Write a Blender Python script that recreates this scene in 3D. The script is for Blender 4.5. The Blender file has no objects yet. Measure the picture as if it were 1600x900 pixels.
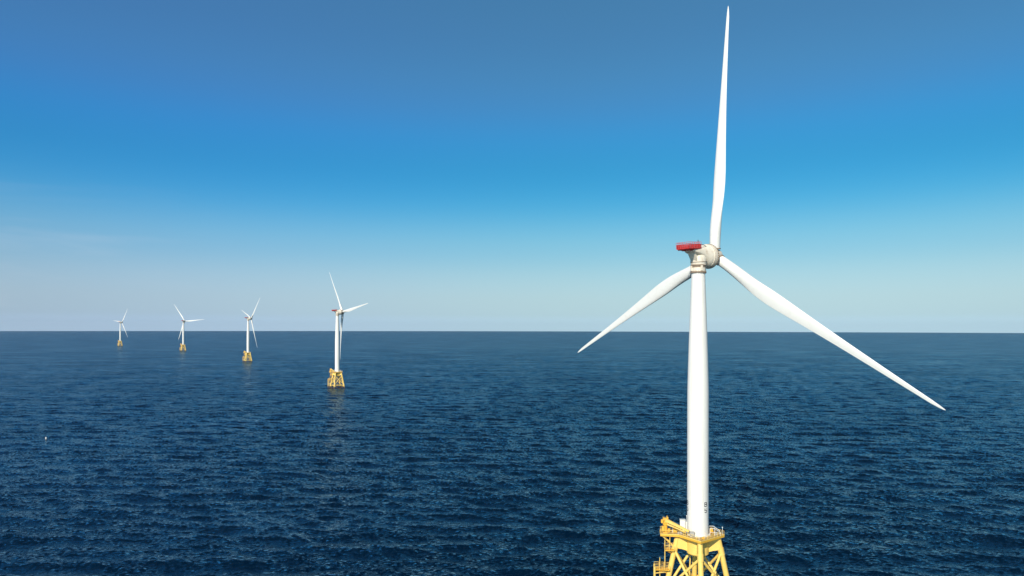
import bpy, bmesh, math, random
import numpy as np
from mathutils import Matrix, Vector

PI = math.pi
R = math.radians
scene = bpy.context.scene
COL = scene.collection

# ------------------------------------------------------------------ camera
CAM_H = 79.0
cam_data = bpy.data.cameras.new('camera')
cam = bpy.data.objects.new('camera', cam_data)
COL.objects.link(cam)
cam_data.sensor_width = 36.0
cam_data.lens = 24.0
cam_data.shift_y = 62.5 / 1600
cam_data.clip_start = 0.5
cam_data.clip_end = 90000
cam.matrix_world = Matrix.Translation((0, 0, CAM_H)) @ Matrix.Rotation(R(90), 4, 'X') @ Matrix.Rotation(0.0019, 4, 'Z')
scene.camera = cam

# ------------------------------------------------------------------ light
SUN_ELEV = 31.0
sun_h = Vector((-0.40, -0.92, 0)).normalized()
sun_dir = Vector((sun_h.x * math.cos(R(SUN_ELEV)), sun_h.y * math.cos(R(SUN_ELEV)), math.sin(R(SUN_ELEV))))
sd = bpy.data.lights.new('sun', 'SUN')
sd.energy = 4.6
sd.angle = R(0.53)
sd.color = (1.0, 0.93, 0.82)
sun = bpy.data.objects.new('sun', sd)
COL.objects.link(sun)
sun.rotation_euler = sun_dir.to_track_quat('Z', 'Y').to_euler()

scene.view_settings.view_transform = 'Standard'
scene.view_settings.look = 'None'
scene.view_settings.exposure = 0.12
scene.view_settings.gamma = 1.0
scene.view_settings.use_curve_mapping = False

world = bpy.data.worlds.new('World')
scene.world = world
world.use_nodes = True
wt = world.node_tree
wt.nodes.clear()
def N(t, kind, **kw):
    n = t.nodes.new(kind)
    for k, v in kw.items():
        setattr(n, k, v)
    return n
def L(t, a, b):
    t.links.new(a, b)
w_out = N(wt, 'ShaderNodeOutputWorld')
w_bg = N(wt, 'ShaderNodeBackground')
w_bg.inputs['Strength'].default_value = 0.10
tc = N(wt, 'ShaderNodeTexCoord')
sep = N(wt, 'ShaderNodeSeparateXYZ')
L(wt, tc.outputs['Generated'], sep.inputs[0])
zmax = N(wt, 'ShaderNodeMath', operation='MAXIMUM')
zmax.inputs[1].default_value = 0.012
L(wt, sep.outputs['Z'], zmax.inputs[0])
comb = N(wt, 'ShaderNodeCombineXYZ')
L(wt, sep.outputs['X'], comb.inputs[0]); L(wt, sep.outputs['Y'], comb.inputs[1]); L(wt, zmax.outputs[0], comb.inputs[2])
sky = N(wt, 'ShaderNodeTexSky', sky_type='NISHITA')
sky.sun_disc = False
sky.sun_elevation = R(SUN_ELEV)
sky.sun_rotation = math.atan2(sun_h.x, sun_h.y)
sky.altitude = 50
sky.air_density = 1.0
sky.dust_density = 0.6
sky.ozone_density = 1.6
L(wt, comb.outputs[0], sky.inputs[0])
# the colour of this day's air by height above the horizon (multiplies the physical sky)
tint = N(wt, 'ShaderNodeValToRGB')
tint.color_ramp.interpolation = 'B_SPLINE'
SKY_TINT = [(0.0084, (0.3501, 0.5298, 0.8794)), (0.0384, (0.2689, 0.3876, 0.5715)), (0.0889, (0.2936, 0.3665, 0.4659)), (0.1542, (0.2988, 0.3821, 0.4277)), (0.2097, (0.2404, 0.376, 0.4239)), (0.2648, (0.2207, 0.3974, 0.4359)), (0.3372, (0.1104, 0.3699, 0.4572)), (0.4083, (0.0723, 0.3462, 0.4581)), (0.4692, (0.0717, 0.3472, 0.4593)), (0.5371, (0.0864, 0.369, 0.5081)), (0.6113, (0.1372, 0.3657, 0.4889)), (0.6905, (0.1682, 0.3871, 0.4714)), (0.7809, (0.1838, 0.3876, 0.4673)), (0.8632, (0.2002, 0.4166, 0.4811)), (1.0, (0.2002, 0.4166, 0.4811))]
cr = tint.color_ramp
while len(cr.elements) > 1:
    cr.elements.remove(cr.elements[-1])
cr.elements[0].position = SKY_TINT[0][0]; cr.elements[0].color = (*SKY_TINT[0][1], 1)
for p, c in SKY_TINT[1:]:
    e = cr.elements.new(p); e.color = (*c, 1)
zs = N(wt, 'ShaderNodeMath', operation='MULTIPLY')      # ramp runs over sin(elevation) 0 .. 0.5
zs.inputs[1].default_value = 2.0
L(wt, zmax.outputs[0], zs.inputs[0]); L(wt, zs.outputs[0], tint.inputs[0])
mul = N(wt, 'ShaderNodeVectorMath', operation='MULTIPLY')
L(wt, sky.outputs[0], mul.inputs[0]); L(wt, tint.outputs[0], mul.inputs[1])
dbl = N(wt, 'ShaderNodeVectorMath', operation='SCALE')
dbl.inputs['Scale'].default_value = 2.0
L(wt, mul.outputs[0], dbl.inputs[0])
# thin cirrus low on the left
mp = N(wt, 'ShaderNodeMapping')
mp.inputs['Scale'].default_value = (2.2, 2.2, 22.0)
L(wt, comb.outputs[0], mp.inputs[0])
cn = N(wt, 'ShaderNodeTexNoise')
cn.inputs['Scale'].default_value = 1.6; cn.inputs['Detail'].default_value = 5; cn.inputs['Distortion'].default_value = 0.6
L(wt, mp.outputs[0], cn.inputs['Vector'])
cm = N(wt, 'ShaderNodeMapRange')
cm.inputs['From Min'].default_value = 0.5; cm.inputs['From Max'].default_value = 0.8
cm.inputs['To Min'].default_value = 0.0; cm.inputs['To Max'].default_value = 0.22
L(wt, cn.outputs['Fac'], cm.inputs['Value'])
cl = N(wt, 'ShaderNodeMapRange', interpolation_type='SMOOTHSTEP')
cl.inputs['From Min'].default_value = -0.35; cl.inputs['From Max'].default_value = -0.6
L(wt, sep.outputs['X'], cl.inputs['Value'])
ch1 = N(wt, 'ShaderNodeMapRange', interpolation_type='SMOOTHSTEP')
ch1.inputs['From Min'].default_value = 0.22; ch1.inputs['From Max'].default_value = 0.10
L(wt, sep.outputs['Z'], ch1.inputs['Value'])
cf = N(wt, 'ShaderNodeMath', operation='MULTIPLY'); cf2 = N(wt, 'ShaderNodeMath', operation='MULTIPLY')
L(wt, cm.outputs[0], cf.inputs[0]); L(wt, cl.outputs[0], cf.inputs[1])
L(wt, cf.outputs[0], cf2.inputs[0]); L(wt, ch1.outputs[0], cf2.inputs[1])
cmix = N(wt, 'ShaderNodeMix', data_type='RGBA')
cmix.inputs['B'].default_value = (6.0, 6.6, 7.4, 1)
az = N(wt, 'ShaderNodeMapRange', interpolation_type='SMOOTHSTEP')      # the air is paler towards the left of the view
az.inputs['From Min'].default_value = 0.15; az.inputs['From Max'].default_value = -0.6
L(wt, sep.outputs['X'], az.inputs['Value'])
azc = N(wt, 'ShaderNodeMix', data_type='RGBA'); azc.inputs['A'].default_value = (1, 1, 1, 1); azc.inputs['B'].default_value = (1.10, 1.06, 1.20, 1)
L(wt, az.outputs[0], azc.inputs['Factor'])
azm = N(wt, 'ShaderNodeVectorMath', operation='MULTIPLY'); L(wt, dbl.outputs[0], azm.inputs[0]); L(wt, azc.outputs['Result'], azm.inputs[1])
L(wt, cf2.outputs[0], cmix.inputs['Factor']); L(wt, azm.outputs[0], cmix.inputs['A'])
L(wt, cmix.outputs['Result'], w_bg.inputs['Color'])
L(wt, w_bg.outputs[0], w_out.inputs[0])

# ------------------------------------------------------------------ materials
def mat(name, col, rough=0.5, metal=0.0, var=None, var_scale=1.0, var_amt=0.3, streak=1.0, lo=0.5, hi=0.75, spec=0.5):
    m = bpy.data.materials.new(name); m.use_nodes = True
    t = m.node_tree
    b = t.nodes['Principled BSDF']
    b.inputs['Roughness'].default_value = rough
    b.inputs['Metallic'].default_value = metal
    b.inputs['Specular IOR Level'].default_value = spec
    b.inputs['Base Color'].default_value = (*col, 1)
    if var:
        co = N(t, 'ShaderNodeTexCoord'); mpn = N(t, 'ShaderNodeMapping')
        mpn.inputs['Scale'].default_value = (var_scale, var_scale, var_scale * streak)
        L(t, co.outputs['Object'], mpn.inputs[0])
        no = N(t, 'ShaderNodeTexNoise'); no.inputs['Scale'].default_value = 1.0; no.inputs['Detail'].default_value = 6; no.inputs['Roughness'].default_value = 0.65
        L(t, mpn.outputs[0], no.inputs['Vector'])
        mr = N(t, 'ShaderNodeMapRange')
        mr.inputs['From Min'].default_value = lo; mr.inputs['From Max'].default_value = hi
        mr.inputs['To Max'].default_value = var_amt
        L(t, no.outputs['Fac'], mr.inputs['Value'])
        mx = N(t, 'ShaderNodeMix', data_type='RGBA')
        mx.inputs['A'].default_value = (*col, 1); mx.inputs['B'].default_value = (*var, 1)
        L(t, mr.outputs[0], mx.inputs['Factor']); L(t, mx.outputs['Result'], b.inputs['Base Color'])
        r2 = N(t, 'ShaderNodeMapRange')
        r2.inputs['To Min'].default_value = rough - 0.08; r2.inputs['To Max'].default_value = rough + 0.15
        L(t, no.outputs['Fac'], r2.inputs['Value']); L(t, r2.outputs[0], b.inputs['Roughness'])
    return m

M_TOWER = mat('tower_paint', (0.80, 0.77, 0.70), 0.42, var=(0.60, 0.54, 0.44), var_scale=0.9, streak=0.06, var_amt=0.5)
M_BLADE = mat('blade_gelcoat', (0.78, 0.76, 0.70), 0.35, var=(0.64, 0.60, 0.52), var_scale=0.5, var_amt=0.3)
M_NAC = mat('nacelle_paint', (0.78, 0.69, 0.55), 0.45, var=(0.42, 0.29, 0.17), var_scale=1.1, streak=0.6, var_amt=0.6)
M_RING = mat('weathered_flange_paint', (0.26, 0.19, 0.13), 0.6, var=(0.20, 0.13, 0.08), var_scale=2.0, var_amt=0.7)
M_DARK = mat('dark_metal', (0.07, 0.06, 0.055), 0.6, var=(0.14, 0.09, 0.06), var_scale=3.0, var_amt=0.6)
M_RED = mat('red_paint', (0.50, 0.022, 0.018), 0.45, var=(0.36, 0.03, 0.02), var_scale=2.0, var_amt=0.6)
M_REDR = mat('red_rail_paint', (0.62, 0.07, 0.06), 0.45)
M_YEL2 = mat('crane_paint', (0.80, 0.43, 0.04), 0.45, var=(0.50, 0.24, 0.04), var_scale=2.2, var_amt=0.6)
M_GRATE = mat('deck_grating', (0.55, 0.34, 0.10), 0.7, var=(0.40, 0.30, 0.22), var_scale=1.5, var_amt=0.7)
M_GREY = mat('cabinet_grey_paint', (0.42, 0.40, 0.36), 0.5, var=(0.28, 0.2, 0.14), var_scale=2.0, var_amt=0.5)
M_WHITE = mat('white_cabinet_paint', (0.78, 0.76, 0.70), 0.5, var=(0.5, 0.4, 0.3), var_scale=2.0, var_amt=0.4)
M_MARK = mat('black_lettering', (0.03, 0.03, 0.03), 0.6)

def yellow_steel():
    # yellow marine coating; rust bleeding and dark growth in the splash zone just over the water
    m = mat('yellow_steel_coating', (0.86, 0.585, 0.14), 0.48, var=(0.66, 0.34, 0.07), var_scale=0.8, streak=0.35, var_amt=0.55, lo=0.48, hi=0.8)
    t = m.node_tree; b = t.nodes['Principled BSDF']
    src = b.inputs['Base Color'].links[0].from_socket
    co = N(t, 'ShaderNodeTexCoord'); sp = N(t, 'ShaderNodeSeparateXYZ'); L(t, co.outputs['Object'], sp.inputs[0])
    no = N(t, 'ShaderNodeTexNoise'); no.inputs['Scale'].default_value = 0.9; no.inputs['Detail'].default_value = 5
    L(t, co.outputs['Object'], no.inputs['Vector'])
    ma = N(t, 'ShaderNodeMath', operation='MULTIPLY_ADD'); ma.inputs[1].default_value = 2.6
    L(t, no.outputs['Fac'], ma.inputs[0]); L(t, sp.outputs['Z'], ma.inputs[2])
    mr = N(t, 'ShaderNodeMapRange', interpolation_type='SMOOTHSTEP')
    mr.inputs['From Min'].default_value = 4.4; mr.inputs['From Max'].default_value = 3.2
    L(t, ma.outputs[0], mr.inputs['Value'])
    mx = N(t, 'ShaderNodeMix', data_type='RGBA'); mx.inputs['B'].default_value = (0.09, 0.045, 0.02, 1)
    L(t, mr.outputs[0], mx.inputs['Factor']); L(t, src, mx.inputs['A']); L(t, mx.outputs['Result'], b.inputs['Base Color'])
    return m
M_YEL = yellow_steel()

# ------------------------------------------------------------------ mesh helpers
def frame(d):
    d = Vector(d).normalized()
    a = Vector((0, 0, 1)) if abs(d.z) < 0.95 else Vector((1, 0, 0))
    u = d.cross(a).normalized()
    return u, d.cross(u).normalized()

def tube(bm, a, b, r0, r1=None, n=16):
    a = Vector(a); b = Vector(b); r1 = r0 if r1 is None else r1
    u, v = frame(b - a)
    A, B = [], []
    for i in range(n):
        t = 2 * PI * i / n
        o = u * math.cos(t) + v * math.sin(t)
        A.append(bm.verts.new(a + o * r0)); B.append(bm.verts.new(b + o * r1))
    for i in range(n):
        j = (i + 1) % n
        bm.faces.new((A[i], A[j], B[j], B[i]))
    bm.faces.new(A[::-1]); bm.faces.new(B)

def path(bm, pts, r, n=8):
    for p, q in zip(pts[:-1], pts[1:]):
        tube(bm, p, q, r, n=n)

def lathe(bm, prof, axis='Z', n=48, center=(0, 0, 0)):
    """prof: list of (position along axis, radius)"""
    c = Vector(center); rings = []
    for s, r in prof:
        if r < 1e-5:
            p = Vector((s, 0, 0)) if axis == 'X' else Vector((0, 0, s))
            rings.append([bm.verts.new(c + p)])
        else:
            ring = []
            for i in range(n):
                t = 2 * PI * i / n
                p = Vector((s, r * math.cos(t), r * math.sin(t))) if axis == 'X' else Vector((r * math.cos(t), r * math.sin(t), s))
                ring.append(bm.verts.new(c + p))
            rings.append(ring)
    for A, B in zip(rings[:-1], rings[1:]):
        for i in range(n):
            j = (i + 1) % n
            if len(A) == 1 and len(B) == 1: continue
            if len(A) == 1: bm.faces.new((A[0], B[j], B[i]))
            elif len(B) == 1: bm.faces.new((A[i], A[j], B[0]))
            else: bm.faces.new((A[i], A[j], B[j], B[i]))
    if len(rings[0]) > 1: bm.faces.new(rings[0][::-1])
    if len(rings[-1]) > 1: bm.faces.new(rings[-1])

def box(bm, c, size, rot=None, bevel=0.0):
    c = Vector(c); hx, hy, hz = size[0] / 2, size[1] / 2, size[2] / 2
    b2 = bmesh.new()
    bmesh.ops.create_cube(b2, size=1.0)
    for v in b2.verts:
        v.co = Vector((v.co.x * size[0], v.co.y * size[1], v.co.z * size[2]))
    if bevel:
        bmesh.ops.bevel(b2, geom=b2.edges[:], offset=bevel, segments=2, affect='EDGES')
    mtx = Matrix.Translation(c) @ (rot.to_4x4() if rot else Matrix.Identity(4))
    b2.transform(mtx)
    tmp = bpy.data.meshes.new('tmp'); b2.to_mesh(tmp); b2.free()
    bm.from_mesh(tmp); bpy.data.meshes.remove(tmp)

def loft(bm, rings, closed_ends=True):
    V = [[bm.verts.new(p) for p in ring] for ring in rings]
    n = len(V[0])
    for A, B in zip(V[:-1], V[1:]):
        for i in range(n):
            j = (i + 1) % n
            bm.faces.new((A[i], A[j], B[j], B[i]))
    if closed_ends:
        bm.faces.new(V[0][::-1]); bm.faces.new(V[-1])

def prism(bm, pts, z0, z1):
    A = [bm.verts.new((x, y, z0)) for x, y in pts]; B = [bm.verts.new((x, y, z1)) for x, y in pts]
    n = len(pts)
    for i in range(n):
        j = (i + 1) % n
        bm.faces.new((A[i], A[j], B[j], B[i]))
    bm.faces.new(A[::-1]); bm.faces.new(B)

def obj(name, bm, m, parent=None, smooth=35):
    bmesh.ops.recalc_face_normals(bm, faces=bm.faces[:])
    me = bpy.data.meshes.new(name); bm.to_mesh(me); bm.free()
    me.materials.append(m)
    if smooth:
        me.polygons.foreach_set('use_smooth', [True] * len(me.polygons))
        me.set_sharp_from_angle(angle=R(smooth))
    o = bpy.data.objects.new(name, me); COL.objects.link(o)
    if parent is not None: o.parent = parent
    return o

def tag(o, label=None, cat=None, group=None, kind=None):
    if label: o['label'] = label
    if cat: o['category'] = cat
    if group: o['group'] = group
    if kind: o['kind'] = kind

# ------------------------------------------------------------------ the sea
def sea_material():
    m = bpy.data.materials.new('sea_water'); m.use_nodes = True
    t = m.node_tree; b = t.nodes['Principled BSDF']
    t.nodes.remove(b)
    body = N(t, 'ShaderNodeBsdfDiffuse'); body.inputs['Color'].default_value = (0.0002, 0.0065, 0.018, 1)   # light scattered back by the water
    gl = N(t, 'ShaderNodeBsdfGlossy'); gl.inputs['Roughness'].default_value = 0.08; gl.inputs['Color'].default_value = (0.68, 0.90, 1, 1)
    fr = N(t, 'ShaderNodeFresnel'); fr.inputs['IOR'].default_value = 1.333
    cap = N(t, 'ShaderNodeMath', operation='MINIMUM'); cap.inputs[1].default_value = 0.47     # a rough sea never mirrors fully, even near the horizon
    mixs = N(t, 'ShaderNodeMixShader')
    L(t, fr.outputs[0], cap.inputs[0]); L(t, cap.outputs[0], mixs.inputs[0])
    L(t, body.outputs[0], mixs.inputs[1]); L(t, gl.outputs[0], mixs.inputs[2])
    L(t, mixs.outputs[0], t.nodes['Material Output'].inputs['Surface'])
    geo = N(t, 'ShaderNodeNewGeometry')
    def noise_slope(scale, detail, amp_x, amp_y, rot, rough=0.6):
        mpn = N(t, 'ShaderNodeMapping'); mpn.inputs['Scale'].default_value = (0.55 * scale, 1.0 * scale, 1.0)
        mpn.inputs['Rotation'].default_value = (0, 0, rot)
        L(t, geo.outputs['Position'], mpn.inputs[0])
        no = N(t, 'ShaderNodeTexNoise', noise_dimensions='2D'); no.inputs['Scale'].default_value = 1.0
        no.inputs['Detail'].default_value = detail; no.inputs['Roughness'].default_value = rough
        L(t, mpn.outputs[0], no.inputs['Vector'])
        s = N(t, 'ShaderNodeVectorMath', operation='SUBTRACT'); s.inputs[1].default_value = (0.5, 0.5, 0.5)
        L(t, no.outputs['Color'], s.inputs[0])
        k = N(t, 'ShaderNodeVectorMath', operation='MULTIPLY'); k.inputs[1].default_value = (amp_x, amp_y, 0)
        L(t, s.outputs[0], k.inputs[0])
        return k.outputs[0]
    # gust patches: ripples are stronger and weaker over tens to hundreds of metres
    mg = N(t, 'ShaderNodeMapping'); mg.inputs['Scale'].default_value = (0.006, 0.016, 1); mg.inputs['Rotation'].default_value = (0, 0, 0.25)
    L(t, geo.outputs['Position'], mg.inputs[0])
    ng = N(t, 'ShaderNodeTexNoise', noise_dimensions='2D'); ng.inputs['Scale'].default_value = 1.0; ng.inputs['Detail'].default_value = 4
    L(t, mg.outputs[0], ng.inputs['Vector'])
    rg = N(t, 'ShaderNodeMapRange'); rg.inputs['From Min'].default_value = 0.3; rg.inputs['From Max'].default_value = 0.7
    rg.inputs['To Min'].default_value = 0.55; rg.inputs['To Max'].default_value = 1.45
    L(t, ng.outputs['Fac'], rg.inputs['Value'])
    a = noise_slope(1.0, 4.0, 0.65, 2.4, -0.15, 0.66)
    c = noise_slope(0.09, 4.0, 0.3, 0.9, -0.25, 0.8)
    ad = N(t, 'ShaderNodeVectorMath', operation='ADD'); L(t, a, ad.inputs[0]); L(t, c, ad.inputs[1])
    sc = N(t, 'ShaderNodeVectorMath', operation='SCALE'); L(t, ad.outputs[0], sc.inputs[0]); L(t, rg.outputs[0], sc.inputs['Scale'])
    a2 = N(t, 'ShaderNodeVectorMath', operation='ADD'); L(t, sc.outputs[0], a2.inputs[0]); L(t, geo.outputs['Normal'], a2.inputs[1])
    nn = N(t, 'ShaderNodeVectorMath', operation='NORMALIZE'); L(t, a2.outputs[0], nn.inputs[0])
    # wave facets turned away from the eye hide behind their neighbours: what is seen there is a facet turned towards it
    dt = N(t, 'ShaderNodeVectorMath', operation='DOT_PRODUCT'); L(t, nn.outputs[0], dt.inputs[0]); L(t, geo.outputs['Incoming'], dt.inputs[1])
    mn = N(t, 'ShaderNodeMath', operation='MINIMUM'); mn.inputs[1].default_value = 0.0; L(t, dt.outputs['Value'], mn.inputs[0])
    ng2 = N(t, 'ShaderNodeMath', operation='MULTIPLY'); ng2.inputs[1].default_value = -2.0; L(t, mn.outputs[0], ng2.inputs[0])
    vi = N(t, 'ShaderNodeVectorMath', operation='SCALE'); L(t, geo.outputs['Incoming'], vi.inputs[0]); L(t, ng2.outputs[0], vi.inputs['Scale'])
    n2 = N(t, 'ShaderNodeVectorMath', operation='ADD'); L(t, nn.outputs[0], n2.inputs[0]); L(t, vi.outputs[0], n2.inputs[1])
    n3 = N(t, 'ShaderNodeVectorMath', operation='NORMALIZE'); L(t, n2.outputs[0], n3.inputs[0])
    L(t, n3.outputs[0], gl.inputs['Normal']); L(t, n3.outputs[0], fr.inputs['Normal'])
    return m

def build_sea():
    rng = np.random.default_rng(11)
    fine = np.radians(np.arange(-46, 46.001, 0.13))
    coarse = np.radians(np.concatenate([np.arange(48, 180, 3.0), np.arange(180, 312, 3.0)]))
    ang = np.concatenate([fine, coarse])                     # clockwise from +y
    nA = len(ang)
    rr = [0.0]
    r = 12.0
    while r < 16600:
        rr.append(r)
        if r < 150: r *= 1.06
        elif r < 2600: r *= 1.0021
        elif r < 3600: r *= 1.008
        else: r *= 1.03
    rr.append(16600.0)
    rr = np.array(rr[1:])
    nR = len(rr)
    dth = np.empty(nA); dth[:len(fine)] = math.radians(0.13); dth[len(fine):] = math.radians(3)
    drr = np.gradient(rr)
    RR, AA = np.meshgrid(rr, ang, indexing='ij')
    X = (RR * np.sin(AA)).astype(np.float32); Y = (RR * np.cos(AA)).astype(np.float32)
    cell = np.maximum(drr[:, None], RR * dth[None, :] ).astype(np.float32)
    cell_far = cell
    Z = np.zeros_like(X); DX = np.zeros_like(X); DY = np.zeros_like(X)
    nW = 96
    lam = np.exp(rng.uniform(np.log(1.5), np.log(34), nW))
    for l in lam:
        k = 2 * PI / l
        spread = 0.42 + 0.25 * (l < 8)
        th = rng.normal(-PI / 2 - 0.2, spread)
        kx, ky = k * math.cos(th), k * math.sin(th)
        slope = 0.030
        if l > 16: slope *= 0.6
        if 5 < l < 13:
            slope *= 1.25; th = rng.normal(-PI / 2 - 0.28, 0.4); kx, ky = k * math.cos(th), k * math.sin(th)
        amp = slope / k
        fade = np.clip((l / cell_far - 2.2) / 2.5, 0, 1)
        ph = kx * X + ky * Y + rng.uniform(0, 2 * PI)
        s = np.sin(ph) * fade * amp
        Z += np.cos(ph) * fade * amp
        q = 0.8
        DX -= q * math.cos(th) * s; DY -= q * math.sin(th) * s
    X2 = X + DX; Y2 = Y + DY
    verts = np.empty((nR * nA + 1, 3), np.float32)
    verts[:-1, 0] = X2.ravel(); verts[:-1, 1] = Y2.ravel(); verts[:-1, 2] = Z.ravel()
    verts[-1] = (0, 0, 0)
    i = np.arange(nR - 1)[:, None]; j = np.arange(nA)[None, :]; j2 = (j + 1) % nA
    q = np.stack([i * nA + j, i * nA + j2, (i + 1) * nA + j2, (i + 1) * nA + j], -1).reshape(-1, 4)
    q = q[:, ::-1]
    j = np.arange(nA)
    tri = np.stack([np.full(nA, nR * nA), j, (j + 1) % nA], -1)[:, ::-1]
    me = bpy.data.meshes.new('sea')
    me.vertices.add(len(verts)); me.vertices.foreach_set('co', verts.ravel())
    nl = q.size + tri.size
    me.loops.add(nl); me.loops.foreach_set('vertex_index', np.concatenate([q.ravel(), tri.ravel()]).astype(np.int32))
    npoly = len(q) + len(tri)
    me.polygons.add(npoly)
    starts = np.concatenate([np.arange(len(q)) * 4, q.size + np.arange(len(tri)) * 3]).astype(np.int32)
    me.polygons.foreach_set('loop_start', starts)
    me.polygons.foreach_set('use_smooth', np.ones(npoly, bool))
    me.update(calc_edges=True); me.validate()
    if me.polygons[len(q) // 2].normal.z < 0: me.flip_normals()
    me.materials.append(sea_material())
    o = bpy.data.objects.new('sea', me); COL.objects.link(o)
    tag(o, kind='structure')
    return o
build_sea()

# ------------------------------------------------------------------ air
def build_haze():
    bm = bmesh.new()
    box(bm, (0, 0, 95.0), (34000, 34000, 200.0))
    m = bpy.data.materials.new('sea_haze'); m.use_nodes = True
    t = m.node_tree
    t.nodes.remove(t.nodes['Principled BSDF'])
    v = N(t, 'ShaderNodeVolumePrincipled')
    v.inputs['Color'].default_value = (0.86, 0.93, 1.0, 1)
    v.inputs['Density'].default_value = 1.2e-5
    v.inputs['Anisotropy'].default_value = 0.2
    L(t, v.outputs[0], t.nodes['Material Output'].inputs['Volume'])
    o = obj('haze', bm, m, smooth=0)
    tag(o, kind='stuff')
build_haze()

# ------------------------------------------------------------------ wind turbine
HUB_Z, OVER, TILT, ROTOR_R, BEND = 99.2, 7.5, R(4.1), 69.8, 3.4

def superring(s, cy, cz, ry, rz, e=2.6, n=40):
    out = []
    for i in range(n):
        t = 2 * PI * i / n
        c, sn = math.cos(t), math.sin(t)
        out.append(Vector((s, cy + ry * math.copysign(abs(c) ** (2 / e), c), cz + rz * math.copysign(abs(sn) ** (2 / e), sn))))
    return out

def leg_r(z): return 6.15 + 0.215 * (17.5 - z)

def blade_mesh(bm):
    # local frame: +Z along the blade, +Y towards the trailing edge, +X up-wind
    st = [(2.3, 3.0, 1.0, 14), (4.0, 3.0, 1.0, 14), (6.0, 3.05, 0.93, 14), (8.5, 3.25, 0.78, 13.5), (11.5, 3.42, 0.62, 12.5), (15, 3.75, 0.46, 11),
          (19, 4.12, 0.36, 9), (22, 4.15, 0.31, 8), (26, 3.8, 0.27, 6.6), (30, 3.35, 0.25, 5.4), (36, 2.8, 0.23, 4), (42, 2.3, 0.21, 2.8), (48, 1.88, 0.20, 1.9),
          (54, 1.52, 0.19, 1.1), (59, 1.25, 0.18, 0.6), (63.5, 1.0, 0.18, 0.2), (66.5, 0.85, 0.17, 0), (68.5, 0.55, 0.16, 0), (69.4, 0.30, 0.16, 0), (69.8, 0.08, 0.16, 0)]
    n = 36; rings = []
    # resample smoothly
    zs_ = np.array([a[0] for a in st]); 
    samples = list(np.linspace(2.3, 66.5, 46)) + [67.5, 68.5, 69.0, 69.4, 69.65, 69.8]
    for z in samples:
        c = float(np.mean([np.interp(z + dz, zs_, [a[1] for a in st]) for dz in (-2, -1, 0, 1, 2)])) if 6 < z < 64 else float(np.interp(z, zs_, [a[1] for a in st])); tr = float(np.interp(z, zs_, [a[2] for a in st])); tw = R(float(np.interp(z, zs_, [a[3] for a in st])))
        k = min(1, max(0, (z - 4) / 13.0)); k = k * k * (3 - 2 * k)   # circle -> airfoil
        lead = 0.5 - 0.19 * k
        bend = BEND * (z / ROTOR_R) ** 1.5
        ring = []
        for i in range(n):
            t = 2 * PI * i / n
            xc = 0.5 - 0.5 * math.cos(t)                            # 0 leading, 1 trailing
            sg = 1 if t <= PI else -1
            circ = 0.5 * math.sin(t)
            x_ = xc
            yt = 5 * tr * (0.2969 * math.sqrt(x_) - 0.1260 * x_ - 0.3516 * x_ ** 2 + 0.2843 * x_ ** 3 - 0.1015 * x_ ** 4)
            th = circ * (1 - k) + sg * yt * k
            yy = (xc - lead) * c; xx = th * c
            y2 = yy * math.cos(tw) + xx * math.sin(tw); x2 = -yy * math.sin(tw) + xx * math.cos(tw)
            ring.append(Vector((x2 + bend, y2, z)))
        rings.append(ring)
    loft(bm, rings)

def letter_strokes():
    # polylines on a unit box (x 0..1, y 0..1)
    def arc(cx, cy, rx, ry, a0, a1, n=10):
        return [(cx + rx * math.cos(R(a0 + (a1 - a0) * i / n)), cy + ry * math.sin(R(a0 + (a1 - a0) * i / n))) for i in range(n + 1)]
    Bs = [[(0, 0), (0, 1)], [(0, 1), (0.5, 1)] + arc(0.5, 0.77, 0.42, 0.23, 90, -90) + [(0, 0.54)], [(0.5, 0.54)] + arc(0.5, 0.27, 0.5, 0.27, 90, -90) + [(0, 0)]]
    Fs = [[(0.92, 1), (0.08, 1), (0.04, 0.55)], [(0.04, 0.55)] + arc(0.45, 0.32, 0.5, 0.32, 118, -140)]
    return Bs, Fs

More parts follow.
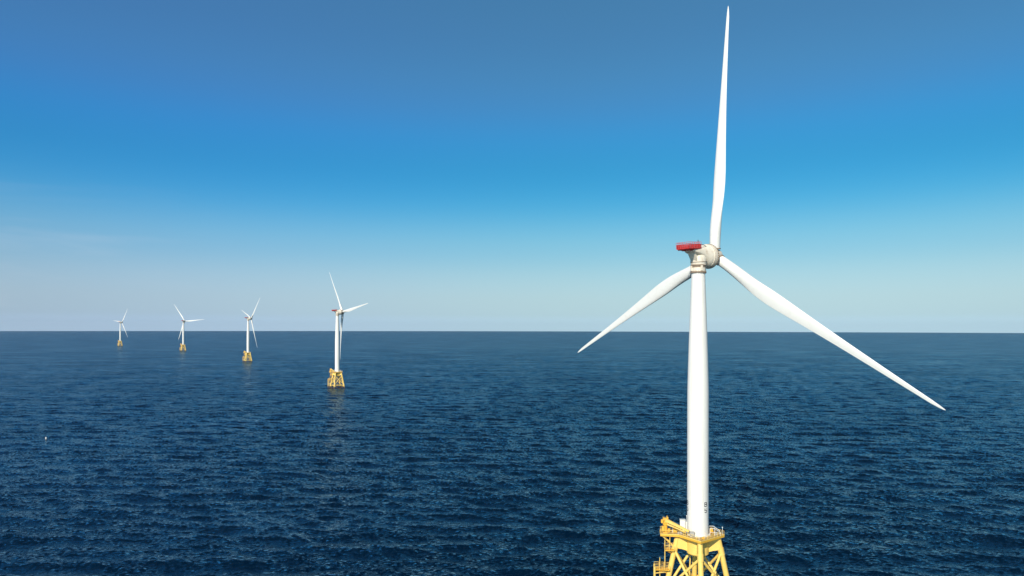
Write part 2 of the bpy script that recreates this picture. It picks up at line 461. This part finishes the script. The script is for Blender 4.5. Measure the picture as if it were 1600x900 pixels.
def build_turbine():
    root = bpy.data.objects.new('wind_turbine', None); COL.objects.link(root)
    parts = {}
    # --- jacket foundation
    dirs = [Vector((0, -1, 0)), Vector((1, 0, 0)), Vector((0, 1, 0)), Vector((-1, 0, 0))]
    P = lambda k, z: dirs[k % 4] * leg_r(z) + Vector((0, 0, z))
    for k in range(4):
        bm = bmesh.new()
        tube(bm, P(k, -6), P(k, 20.55), 0.78, 0.72, n=28)
        for zc, rc, h in ((4.4, 0.90, 1.1), (16.6, 0.86, 1.0)):        # thickened joint cans
            tube(bm, P(k, zc - h), P(k, zc + h), rc, rc, n=28)
        leg = obj('jacket_leg', bm, M_YEL, root)
    for k in range(4):
        for (za, zb) in ((16.4, 4.9), (4.9, 16.4)):
            bm = bmesh.new(); tube(bm, P(k, za), P(k + 1, zb), 0.37, n=20)
            obj('diagonal_brace', bm, M_YEL, root)
        bm = bmesh.new(); tube(bm, P(k, 3.9), P(k + 1, 3.9), 0.36, n=20)
        obj('horizontal_brace', bm, M_YEL, root)
        for (za, zb) in ((3.6, -6), (-6, 3.6)):
            bm = bmesh.new(); tube(bm, P(k, za), P(k + 1, zb), 0.38, n=16)
            obj('diagonal_brace', bm, M_YEL, root)
    # --- central can and radial box girders under the deck
    bm = bmesh.new(); lathe(bm, [(15.6, 2.55), (16.0, 3.0), (20.5, 3.0)], n=48)
    can = obj('transition_piece', bm, M_YEL, root)
    for k in range(4):
        d = dirs[k]; s = Vector((-d.y, d.x, 0))
        bm = bmesh.new()
        prof = [(2.85, 20.45), (5.9, 20.45), (6.15, 17.1), (4.2, 16.9), (2.85, 16.4)]
        A = [bm.verts.new(d * u + s * 0.62 + Vector((0, 0, z))) for u, z in prof]
        B = [bm.verts.new(d * u - s * 0.62 + Vector((0, 0, z))) for u, z in prof]
        for i in range(5):
            j = (i + 1) % 5; bm.faces.new((A[i], A[j], B[j], B[i]))
        bm.faces.new(A); bm.faces.new(B[::-1])
        bmesh.ops.bevel(bm, geom=bm.edges[:], offset=0.05, segments=2, affect='EDGES')
        obj('box_girder', bm, M_YEL, can)
    # --- main deck: a square plate with a corner over each leg and a bay for the crane on the left
    H = 7.25
    outline = [(0, -H), (H, 0), (0, H), (-H + 1.7, 1.7), (-10.4, 1.7), (-10.4, -1.9), (-H + 1.9, -1.9)]
    bm = bmesh.new(); prism(bm, outline, 20.62, 21.15)
    deck = obj('main_deck', bm, M_YEL2, root, smooth=0)
    ins = [(x * 0.955, y * 0.955) for x, y in outline]
    bm = bmesh.new(); prism(bm, ins, 21.16, 21.20)
    obj('deck_plating', bm, M_GRATE, deck, smooth=0)
    bm = bmesh.new()                                                   # kick plate / fascia lip
    for (a, b) in zip(outline, outline[1:] + outline[:1]):
        a = Vector((*a, 0)); b = Vector((*b, 0)); d = (b - a); l = d.length; mid = (a + b) / 2
        rot = Matrix.Rotation(math.atan2(d.y, d.x), 3, 'Z')
        box(bm, mid + Vector((0, 0, 21.27)), (l - 0.02, 0.07, 0.22), rot)
    obj('kick_plate', bm, M_YEL, deck, smooth=0)
    def rail(bm, pts, z, h=1.15, closed=False, r=0.05, step=1.5, mids=2):
        pp = [Vector((*p[:2], z if len(p) < 3 else p[2])) for p in pts]
        segs = list(zip(pp[:-1], pp[1:])) + ([(pp[-1], pp[0])] if closed else [])
        for a, b in segs:
            n = max(1, round((b - a).length / step))
            for i in range(n + 1):
                q = a.lerp(b, i / n)
                tube(bm, q, q + Vector((0, 0, h)), r, n=6)
            for m_ in range(1, mids + 1):
                hh = Vector((0, 0, h * m_ / mids))
                tube(bm, a + hh, b + hh, r * (0.9 if m_ == mids else 0.7), n=6)
    bm = bmesh.new(); rail(bm, [(x * 0.985, y * 0.985) for x, y in outline], 21.2, closed=True)
    obj('deck_railing', bm, M_YEL, deck)
    bm = bmesh.new()                                                   # taller guard frame at the right corner
    path(bm, [Vector((3.1, -1.6, 21.2)), Vector((3.1, -1.6, 23.3)), Vector((4.4, -1.4, 23.3)), Vector((6.0, -0.9, 22.2)), Vector((6.0, -0.9, 21.2))], 0.07)
    path(bm, [Vector((4.4, -1.4, 21.2)), Vector((4.4, -1.4, 23.3))], 0.06)
    path(bm, [Vector((3.1, -1.6, 22.3)), Vector((6.0, -0.9, 21.9))], 0.05)
    path(bm, [Vector((3.1, 0.9, 21.2)), Vector((3.1, 0.9, 23.3)), Vector((4.4, 0.9, 23.3)), Vector((6.0, 0.7, 22.2)), Vector((6.0, 0.7, 21.2))], 0.07)
    tube(bm, (4.4, -1.4, 23.3), (4.4, 0.9, 23.3), 0.06, n=6)
    obj('guard_frame', bm, M_WHITE, deck)
    # --- cabinets and boxes on the deck
    for (c, s, m_) in (((-3.9, 2.9, 22.7), (1.5, 1.1, 3.0), M_WHITE), ((-2.5, 3.6, 22.4), (1.1, 1.0, 2.4), M_WHITE), ((-1.9, -3.35, 21.9), (1.2, 0.8, 1.4), M_GREY),
                       ((3.9, 1.9, 21.8), (1.0, 0.8, 1.2), M_YEL2)):
        bm = bmesh.new(); box(bm, c, s, bevel=0.06)
        box(bm, (c[0], c[1], c[2] + s[2] / 2 + 0.05), (s[0] + 0.15, s[1] + 0.15, 0.08))
        box(bm, (c[0], c[1] - s[1] / 2 - 0.02, c[2]), (s[0] * 0.7, 0.06, s[2] * 0.75), bevel=0.015)
        for lx in (-0.42, 0.42):
            box(bm, (c[0] + lx * s[0], c[1], c[2] - s[2] / 2 - 0.02), (0.12, s[1] * 0.8, 0.12))
        obj('cabinet', bm, m_, root)
    for (c, s, m_, nm) in (((-6.2, 0.9, 21.75), (1.1, 0.8, 1.0), M_YEL2, 'winch_box'), ((-5.0, -1.35, 21.55), (1.3, 0.5, 0.65), M_GREY, 'tool_box'), ((-4.5, 1.7, 21.9), (0.7, 0.6, 1.3), M_WHITE, 'pump_box'),
                           ((4.9, -0.3, 21.6), (0.8, 0.7, 0.75), M_GREY, 'tool_box'), ((0.9, -4.9, 21.5), (0.7, 0.5, 0.55), M_YEL2, 'winch_box')):
        bm = bmesh.new(); box(bm, c, s, bevel=0.05)
        box(bm, (c[0], c[1], c[2] + s[2] / 2), (s[0] * 0.6, s[1] * 0.6, 0.16), bevel=0.03)
        tube(bm, (c[0] - s[0] * 0.3, c[1] - s[1] * 0.5 - 0.06, c[2]), (c[0] + s[0] * 0.3, c[1] - s[1] * 0.5 - 0.06, c[2]), 0.05, n=6)
        obj(nm, bm, m_, root)
    for (px_, py_, hh, r_) in ((-2.6, 4.6, 3.6, 0.05), (-6.9, 0.3, 2.3, 0.06), (-0.4, -6.7, 1.9, 0.05), (6.7, 0.1, 2.0, 0.05), (-7.5, 1.4, 2.0, 0.05)):
        bm = bmesh.new(); tube(bm, (px_, py_, 21.1), (px_, py_, 21.2 + hh), r_, n=8); tube(bm, (px_, py_, 21.2 + hh), (px_, py_, 21.45 + hh), r_ * 2.6, n=10)
        obj('marker_lamp', bm, M_WHITE, root)
    # --- folded service crane
    bm = bmesh.new()
    tube(bm, (-8.9, -0.1, 21.15), (-8.9, -0.1, 23.6), 0.52, n=24)
    tube(bm, (-8.9, -0.1, 21.15), (-8.9, -0.1, 21.4), 0.8, n=24)
    tube(bm, (-8.9, -0.1, 23.5), (-8.9, -0.1, 23.85), 0.78, n=24)
    crane = obj('crane', bm, M_YEL2, root)
    bm = bmesh.new()
    box(bm, (-8.9, -0.1, 24.6), (1.5, 1.2, 1.5), bevel=0.12)
    box(bm, (-9.7, -0.2, 24.4), (0.9, 1.0, 0.9), bevel=0.1)
    tube(bm, (-9.3, -0.9, 25.1), (-9.3, 0.7, 25.1), 0.33, n=16)
    tube(bm, (-8.4, -0.9, 25.5), (-8.4, 0.7, 25.5), 0.26, n=16)
    box(bm, (-9.6, -0.6, 22.4), (0.8, 0.9, 1.5), bevel=0.08)
    box(bm, (-8.0, -0.9, 22.1), (0.7, 0.7, 1.0), bevel=0.08)
    obj('crane_house', bm, M_YEL2, crane)
    a = Vector((-9.1, -0.3, 24.9)); b = Vector((-2.9, -3.0, 22.75))
    bm = bmesh.new(); d = (b - a).normalized(); s = d.cross(Vector((0, 0, 1))).normalized(); u = s.cross(d)
    def beam(bm, a, b, w0, h0, w1, h1):
        loft(bm, [[p + s * w * sx + u * h * sz for sx, sz in ((-.5, -.5), (.5, -.5), (.5, .5), (-.5, .5))] for p, w, h in ((a, w0, h0), (b, w1, h1))])
    beam(bm, a, b, 0.7, 0.92, 0.5, 0.45)
    beam(bm, a + u * -0.95 + d * 0.9, b + u * -0.62 - d * 0.8, 0.34, 0.38, 0.28, 0.30)
    tube(bm, b - s * 0.4, b + s * 0.4, 0.28, n=14)
    obj('crane_boom', bm, M_YEL, crane, smooth=30)
    bm = bmesh.new()
    tube(bm, a + d * 0.7 - u * 0.62 - s * 0.25, a.lerp(b, 0.72) - u * 0.36 - s * 0.25, 0.13, n=12)
    path(bm, [a.lerp(b, 0.72) - u * 0.3, a.lerp(b, 0.86) - u * 0.9, b - u * 1.0], 0.08)
    obj('hydraulic_cylinder', bm, M_DARK, crane)
    bm = bmesh.new(); tube(bm, (-3.7, -2.7, 21.15), (-3.7, -2.7, 22.7), 0.1, n=8); box(bm, (-3.7, -2.7, 22.65), (0.7, 0.3, 0.12))
    obj('boom_rest', bm, M_YEL, crane)
    # --- access ladders, landings and the boat landing on the left leg
    def ladder(x, z0, z1, y=0.0, w=0.42, x1=None, r=0.085):
        x1 = x if x1 is None else x1
        bm = bmesh.new()
        for sy in (-1, 1):
            tube(bm, (x, y + sy * w, z0), (x1, y + sy * w, z1), r, n=8)
        n = int((z1 - z0) / 0.45)
        for i in range(n):
            f = (i + .5) / n; xx = x + (x1 - x) * f
            tube(bm, (xx, y - w, z0 + (z1 - z0) * f), (xx, y + w, z0 + (z1 - z0) * f), 0.035, n=5)
        return obj('ladder', bm, M_YEL, root)
    ladder(-7.75, 16.7, 20.9, y=-0.9)
    ladder(-9.1, 11.2, 19.3, y=-0.9)
    ladder(-10.5, -2.5, 14.2, y=-0.9)
    for (x0, x1, z) in ((-9.15, -6.6, 16.7), (-12.0, -7.9, 11.15)):
        bm = bmesh.new()
        box(bm, ((x0 + x1) / 2, -0.7, z), (x1 - x0, 2.6, 0.22))
        for yy in (-1.7, 0.3):
            tube(bm, (x0 + 0.2, yy, z - 0.1), (-leg_r(z - 1.6), 0, z - 1.6), 0.09, n=8)
        pl = obj('access_platform', bm, M_YEL2, root, smooth=0)
        bm = bmesh.new()
        rail(bm, [(x1, -1.95), (x0, -1.95), (x0, 0.55), (x1, 0.55)], z + 0.1, h=1.3, r=0.055, step=1.2, mids=3)
        obj('platform_railing', bm, M_YEL, pl)
    bm = bmesh.new()
    for yy in (-2.1, 0.3):
        path(bm, [Vector((-11.95, yy, -5)), Vector((-11.95, yy, 12.0))], 0.24, n=14)
        for zz in (1.2, 5.6, 10.2):
            tube(bm, (-11.95, yy, zz), (-leg_r(zz), 0, zz), 0.17, n=10)
    for zz in (1.2, 10.2):
        tube(bm, (-11.95, -2.1, zz), (-11.95, 0.3, zz), 0.15, n=10)
    obj('boat_landing', bm, M_YEL, root)
    bm = bmesh.new()                                                   # support strut of the crane bay
    tube(bm, (-9.9, -1.2, 20.6), (-6.7, -0.2, 17.4), 0.17, n=10); tube(bm, (-9.9, 1.2, 20.6), (-6.7, 0.2, 17.4), 0.17, n=10)
    obj('deck_strut', bm, M_YEL, root)
    bm = bmesh.new()                                                   # cable tubes down the back of the jacket
    path(bm, [Vector((-1.2, 4.6, 20.5)), Vector((-1.5, 5.6, 12)), Vector((-2.1, 7.0, -5))], 0.2, n=12)
    obj('cable_tube', bm, M_YEL, root)
    bm = bmesh.new(); path(bm, [Vector((1.2, 4.4, 20.5)), Vector((1.3, 5.6, 12)), Vector((1.6, 7.0, -5))], 0.2, n=12)
    obj('cable_tube', bm, M_YEL, root)
    # --- tower
    prof = [(21.1, 3.25), (21.35, 3.25), (21.36, 2.93), (24, 2.93)]
    for z in np.linspace(26, 94.6, 36):
        t = min(1, max(0, (z - 60) / 34.6))
        prof.append((float(z), 2.93 - 1.07 * (t ** 1.25)))
    bm = bmesh.new(); lathe(bm, prof, n=72)
    tower = obj('tower', bm, M_TOWER, root)
    def tr_(z): return float(np.interp(z, [p[0] for p in prof[3:]], [p[1] for p in prof[3:]]))
    for z in (44.5, 69.0):                                             # section seams
        bm = bmesh.new(); lathe(bm, [(z - 0.05, tr_(z) + 0.002), (z - 0.05, tr_(z) + 0.02), (z + 0.05, tr_(z) + 0.02), (z + 0.05, tr_(z) + 0.002)], n=72)
        obj('flange_seam', bm, M_TOWER, tower)
    # --- tower head: two dark flanges, yaw section
    bm = bmesh.new(); lathe(bm, [(94.55, 1.9), (94.55, 2.22), (94.95, 2.22), (94.95, 1.95), (96.55, 1.98), (96.55, 2.12), (96.85, 2.12), (96.85, 1.95)], n=64)
    for i in range(30):
        t = 2 * PI * i / 30
        tube(bm, (2.1 * math.cos(t), 2.1 * math.sin(t), 94.4), (2.1 * math.cos(t), 2.1 * math.sin(t), 95.12), 0.06, n=6)
    obj('yaw_flange', bm, M_RING, root)
    bm = bmesh.new(); lathe(bm, [(94.96, 1.97), (96.54, 1.97)], n=64)
    for i in range(4):
        t = R(20) + i * PI / 2
        box(bm, (2.0 * math.cos(t), 2.0 * math.sin(t), 95.8), (0.5, 0.6, 1.5), Matrix.Rotation(t, 3, 'Z'), bevel=0.05)
    obj('yaw_bearing', bm, M_NAC, root)
    # --- nacelle frame: +X towards the rotor, origin on the tower axis at hub height
    def nobj(name, bm, m, parent=None, **k):
        o = obj(name, bm, m, parent or root, **k)
        if parent is None: o['frame'] = 'nacelle'
        return o
    bm = bmesh.new()
    loft(bm, [superring(*a) for a in (
        (-4.1, 0, 1.75, 1.6, 0.30, 4), (-3.3, 0, 1.62, 1.85, 0.62, 4), (-1.8, 0, 1.45, 2.1, 0.95, 3.6), (-0.2, 0, 1.15, 2.3, 1.35, 3.2),
        (1.0, 0, 0.62, 2.65, 2.05, 2.7), (1.9, 0, 0.22, 2.95, 2.75, 2.3), (2.6, 0, 0.0, 3.2, 3.18, 2.05), (3.0, 0, 0, 3.28, 3.28, 2))])
    nac = nobj('nacelle', bm, M_NAC, smooth=50)
    bm = bmesh.new()
    lathe(bm, [(-2.5, 2.12), (-1.6, 2.2), (-1.45, 2.25), (0.1, 2.1), (0.7, 1.7), (1.1, 1.0), (1.3, 0)], n=56)
    obj('yaw_housing', bm, M_NAC, nac, smooth=50)
    bm = bmesh.new()                                                   # rear bracket below the platform
    loft(bm, [[Vector((x, y, z)) for (x, z) in ((-3.7, 1.5), (-0.6, 1.5), (-0.9, -1.7), (-1.9, -1.6))] for y in (-1.1, 1.1)])
    bmesh.ops.bevel(bm, geom=bm.edges[:], offset=0.12, segments=2, affect='EDGES')
    obj('rear_bracket', bm, M_NAC, nac)
    bm = bmesh.new()
    pts = [Vector((x, 1.5, z)) for x, z in ((-1.4, 2.35), (-0.9, 3.0), (-0.1, 3.25), (0.9, 3.05), (1.7, 2.7))]
    path(bm, pts, 0.07); obj('roof_handrail', bm, M_DARK, nac)
    bm = bmesh.new(); path(bm, [p - Vector((0, 3.0, 0)) for p in pts], 0.09)
    obj('roof_handrail', bm, M_DARK, nac)
    bm = bmesh.new(); box(bm, (1.0, 0.2, 2.72), (1.2, 1.3, 0.25), bevel=0.06)
    obj('roof_hatch', bm, M_NAC, nac)
    bm = bmesh.new(); tube(bm, (-1.0, -0.9, 2.2), (-1.0, -0.9, 4.4), 0.045, n=6); tube(bm, (-1.3, -0.9, 4.2), (-0.7, -0.9, 4.2), 0.035, n=6)
    tube(bm, (-1.0, -0.9, 4.4), (-1.0, -0.9, 4.6), 0.12, n=8)
    obj('wind_mast', bm, M_DARK, nac)
    # generator drum
    bm = bmesh.new(); lathe(bm, [(2.95, 3.0), (3.0, 3.34), (3.15, 3.44), (4.75, 3.46), (4.95, 3.38), (5.05, 2.5)], axis='X', n=80)
    gen = nobj('generator', bm, M_NAC)
    bm = bmesh.new(); lathe(bm, [(4.6, 3.462), (4.6, 3.54), (4.78, 3.54), (4.78, 3.462)], axis='X', n=80)
    for i in range(40):
        t = 2 * PI * i / 40
        tube(bm, (4.35, 3.44 * math.cos(t), 3.44 * math.sin(t)), (4.85, 3.44 * math.cos(t), 3.44 * math.sin(t)), 0.10, n=6)
    obj('bolted_rim', bm, M_RING, gen)
    for sx in (3.22, 3.9):
        bm = bmesh.new(); lathe(bm, [(sx, 3.44), (sx, 3.475), (sx + 0.06, 3.475), (sx + 0.06, 3.44)], axis='X', n=72)
        obj('casing_seam', bm, M_RING, gen)
    bm = bmesh.new(); lathe(bm, [(-1.62, 2.1), (-1.62, 2.29), (-1.5, 2.29), (-1.5, 2.1)], n=56)
    obj('yaw_seal', bm, M_RING, nac)
    # hub
    bm = bmesh.new(); lathe(bm, [(4.95, 1.7), (5.15, 2.0), (5.6, 2.0), (6.2, 2.05), (8.6, 2.0), (9.1, 1.7), (9.5, 1.1), (9.65, 0.5), (9.7, 0)], axis='X', n=56)
    hub = nobj('hub', bm, M_NAC, smooth=45)
    bm = bmesh.new(); lathe(bm, [(5.06, 1.9), (5.06, 2.6), (5.3, 2.6), (5.3, 1.9)], axis='X', n=64)
    obj('brake_disc', bm, M_RING, hub)
    # helicopter hoist platform
    x0, x1, w = -6.7, -1.5, 2.15; zf = 2.15
    bm = bmesh.new(); box(bm, ((x0 + x1) / 2, 0, zf), (x1 - x0, 2 * w, 0.25), bevel=0.03)
    for xx in np.linspace(x0 + 0.5, x1 - 0.4, 5): box(bm, (xx, 0, zf - 0.25), (0.16, 2 * w - 0.3, 0.28))
    for yy in (-1.3, 1.3): box(bm, ((x0 + x1) / 2 + 0.6, yy, zf - 0.42), (x1 - x0 - 1.4, 0.18, 0.3))
    hp = nobj('hoist_platform', bm, M_RED, smooth=0)
    for (cx, cy, sx, sy) in (((x0 + x1) / 2, -w, x1 - x0, 0.06), ((x0 + x1) / 2, w, x1 - x0, 0.06), (x0, 0, 0.06, 2 * w), (x1, 0, 0.06, 2 * w)):
        bm = bmesh.new(); ln = max(sx, sy); nb = int(ln / 0.2)
        for i in range(nb):
            q = -ln / 2 + (i + .5) * ln / nb
            box(bm, (cx + (q if sx > sy else 0), cy + (0 if sx > sy else q), zf + 0.67), (0.11 if sx > sy else 0.04, 0.04 if sx > sy else 0.11, 1.05))
        for zz in (0.2, 1.17):
            box(bm, (cx, cy, zf + zz), (sx - 0.1 if sx > 1 else 0.07, sy - 0.1 if sy > 1 else 0.07, 0.09))
        obj('mesh_panel', bm, M_RED, hp, smooth=0)
    bm = bmesh.new(); rail(bm, [(x0 - .06, -w - .06), (x1 + .06, -w - .06), (x1 + .06, w + .06), (x0 - .06, w + .06)], zf, h=1.75, closed=True, r=0.05, step=0.75, mids=3)
    obj('platform_railing', bm, M_REDR, hp)
    # blades
    bm = bmesh.new(); blade_mesh(bm)
    b0 = obj('blade', bm, M_BLADE, root, smooth=60); b0['frame'] = 'blade0'
    bm = bmesh.new(); lathe(bm, [(2.0, 1.5), (2.0, 1.66), (2.38, 1.66), (2.38, 1.5)], n=40)
    col0 = obj('blade_root_ring', bm, M_RING, b0)
    for k in (1, 2):
        b = b0.copy(); COL.objects.link(b); b['frame'] = 'blade%d' % k; b.parent = root
        c = col0.copy(); COL.objects.link(c); c.parent = b
    return root

def pose(root, x, y, th, az, jack=-8.75):
    root.location = (x, y, 0)
    root.rotation_euler = (0, 0, R(jack))
    nacm = Matrix.Rotation(th - R(jack), 4, 'Z') @ Matrix.Translation((0, 0, HUB_Z))
    tilt = Matrix.Rotation(-TILT, 4, 'Y')
    for c in root.children:
        f = c.get('frame')
        if f is None: continue
        if f == 'nacelle':
            c.matrix_local = nacm @ tilt
        else:
            k = int(f[-1])
            # blade azimuth grows from straight up towards the camera's right (-Y of the nacelle frame)
            c.matrix_local = nacm @ tilt @ Matrix.Translation((OVER, 0, 0)) @ Matrix.Rotation(az + k * 2 * PI / 3, 4, 'X') @ Matrix.Scale(-1, 4, (0, 1, 0))

def copy_tree(o, parent=None):
    c = o.copy(); COL.objects.link(c); c.parent = parent
    for ch_ in list(o.children): copy_tree(ch_, c)
    return c

F = 1067.0
def ground(px, D): return ((px - 800) / F * D, D)

master = build_turbine()
SPOTS = [  # photo column of the tower, distance, rotor yaw, rotor azimuth, label
    (1091.0, 192, 37.8, 4.5, 'nearest and largest white wind turbine, filling the right side, black lettering on its tower'),
    (527.0, 893, 38.0, -37.9, 'second largest turbine, white on yellow jacket, one blade hanging straight down along its tower'),
    (387.5, 1570, 42.0, 47.5, 'middle-distance white turbine with blades in a Y, one pointing up to the right'),
    (286.3, 2278, 80.0, -35.0, 'small distant white turbine with one blade pointing level to the right'),
    (187.8, 2850, 59.7, 36.2, 'farthest and smallest white wind turbine, leftmost of the row'),
]
turbines = []
for i, (px, D, th, az, lab) in enumerate(SPOTS):
    o = master if i == 0 else copy_tree(master)
    turbines.append((o, px, D, th, az, lab))
for (o, px, D, th, az, lab) in turbines:
    x, y = ground(px, D)
    pose(o, x, y, R(th), R(az))
    tag(o, lab, 'wind turbine', 'offshore wind turbines on yellow jackets in a row')

# black tower marking on the nearest turbine only
def marking(parent, strokes, zc, name, side=47):
    bm = bmesh.new()
    h, w, wd = 1.1, 0.85, 0.2
    rr_ = 2.93
    # direction on the tower: 50 degrees to the right of the view line
    bearing = math.atan2(192 * (1091 - 800) / F, 192)
    toward = math.atan2(-math.cos(bearing), -math.sin(bearing))
    a0 = toward + R(side) - R(-8.75)
    def pt(u, v, rad):
        a = a0 + (u - 0.5) * w / rr_
        return Vector((rad * math.cos(a), rad * math.sin(a), zc + (v - 0.5) * h))
    for line in strokes:
        for p, q in zip(line[:-1], line[1:]):
            du, dv = (q[0] - p[0]) * w, (q[1] - p[1]) * h
            l = math.hypot(du, dv)
            if l < 1e-6: continue
            nx, ny = -dv / l * wd / 2 / w, du / l * wd / 2 / h
            ex, ey = du / l * wd * 0.35 / w, dv / l * wd * 0.35 / h
            c4 = [(p[0] - ex + nx, p[1] - ey + ny), (q[0] + ex + nx, q[1] + ey + ny), (q[0] + ex - nx, q[1] + ey - ny), (p[0] - ex - nx, p[1] - ey - ny)]
            A = [bm.verts.new(pt(u, v, rr_ - 0.01)) for u, v in c4]; B = [bm.verts.new(pt(u, v, rr_ + 0.015)) for u, v in c4]
            for i in range(4):
                j = (i + 1) % 4; bm.faces.new((A[i], A[j], B[j], B[i]))
            bm.faces.new(A[::-1]); bm.faces.new(B)
    return obj(name, bm, M_MARK, parent, smooth=0)
Bs, Fs = letter_strokes()
tower0 = [c for c in master.children if c.name.startswith('tower')][0]
marking(tower0, Bs, 30.1, 'lettering')
marking(tower0, Fs, 28.4, 'lettering')
marking(tower0, Bs, 30.1, 'lettering', -71)
marking(tower0, Fs, 28.4, 'lettering', -71)

# ------------------------------------------------------------------ buoys
def buoy(px, D, h, label):
    x, y = ground(px, D)
    root = bpy.data.objects.new('buoy', None); COL.objects.link(root); root.location = (x, y, 0.1)
    bm = bmesh.new(); lathe(bm, [(-0.4, 0.0), (-0.35, 0.35), (0.0, 0.5), (0.25, 0.5), (0.4, 0.42), (0.55, 0.3)], n=24)
    obj('float', bm, M_DARK, root)
    bm = bmesh.new(); lathe(bm, [(0.5, 0.40), (0.6, 0.44), (h - 0.4, 0.40), (h - 0.15, 0.28), (h, 0.0)], n=24)
    obj('spar', bm, M_WHITE, root)
    tag(root, label, 'buoy')
buoy(72, 478, 2.0, 'small white spar buoy alone on open water at the far left')
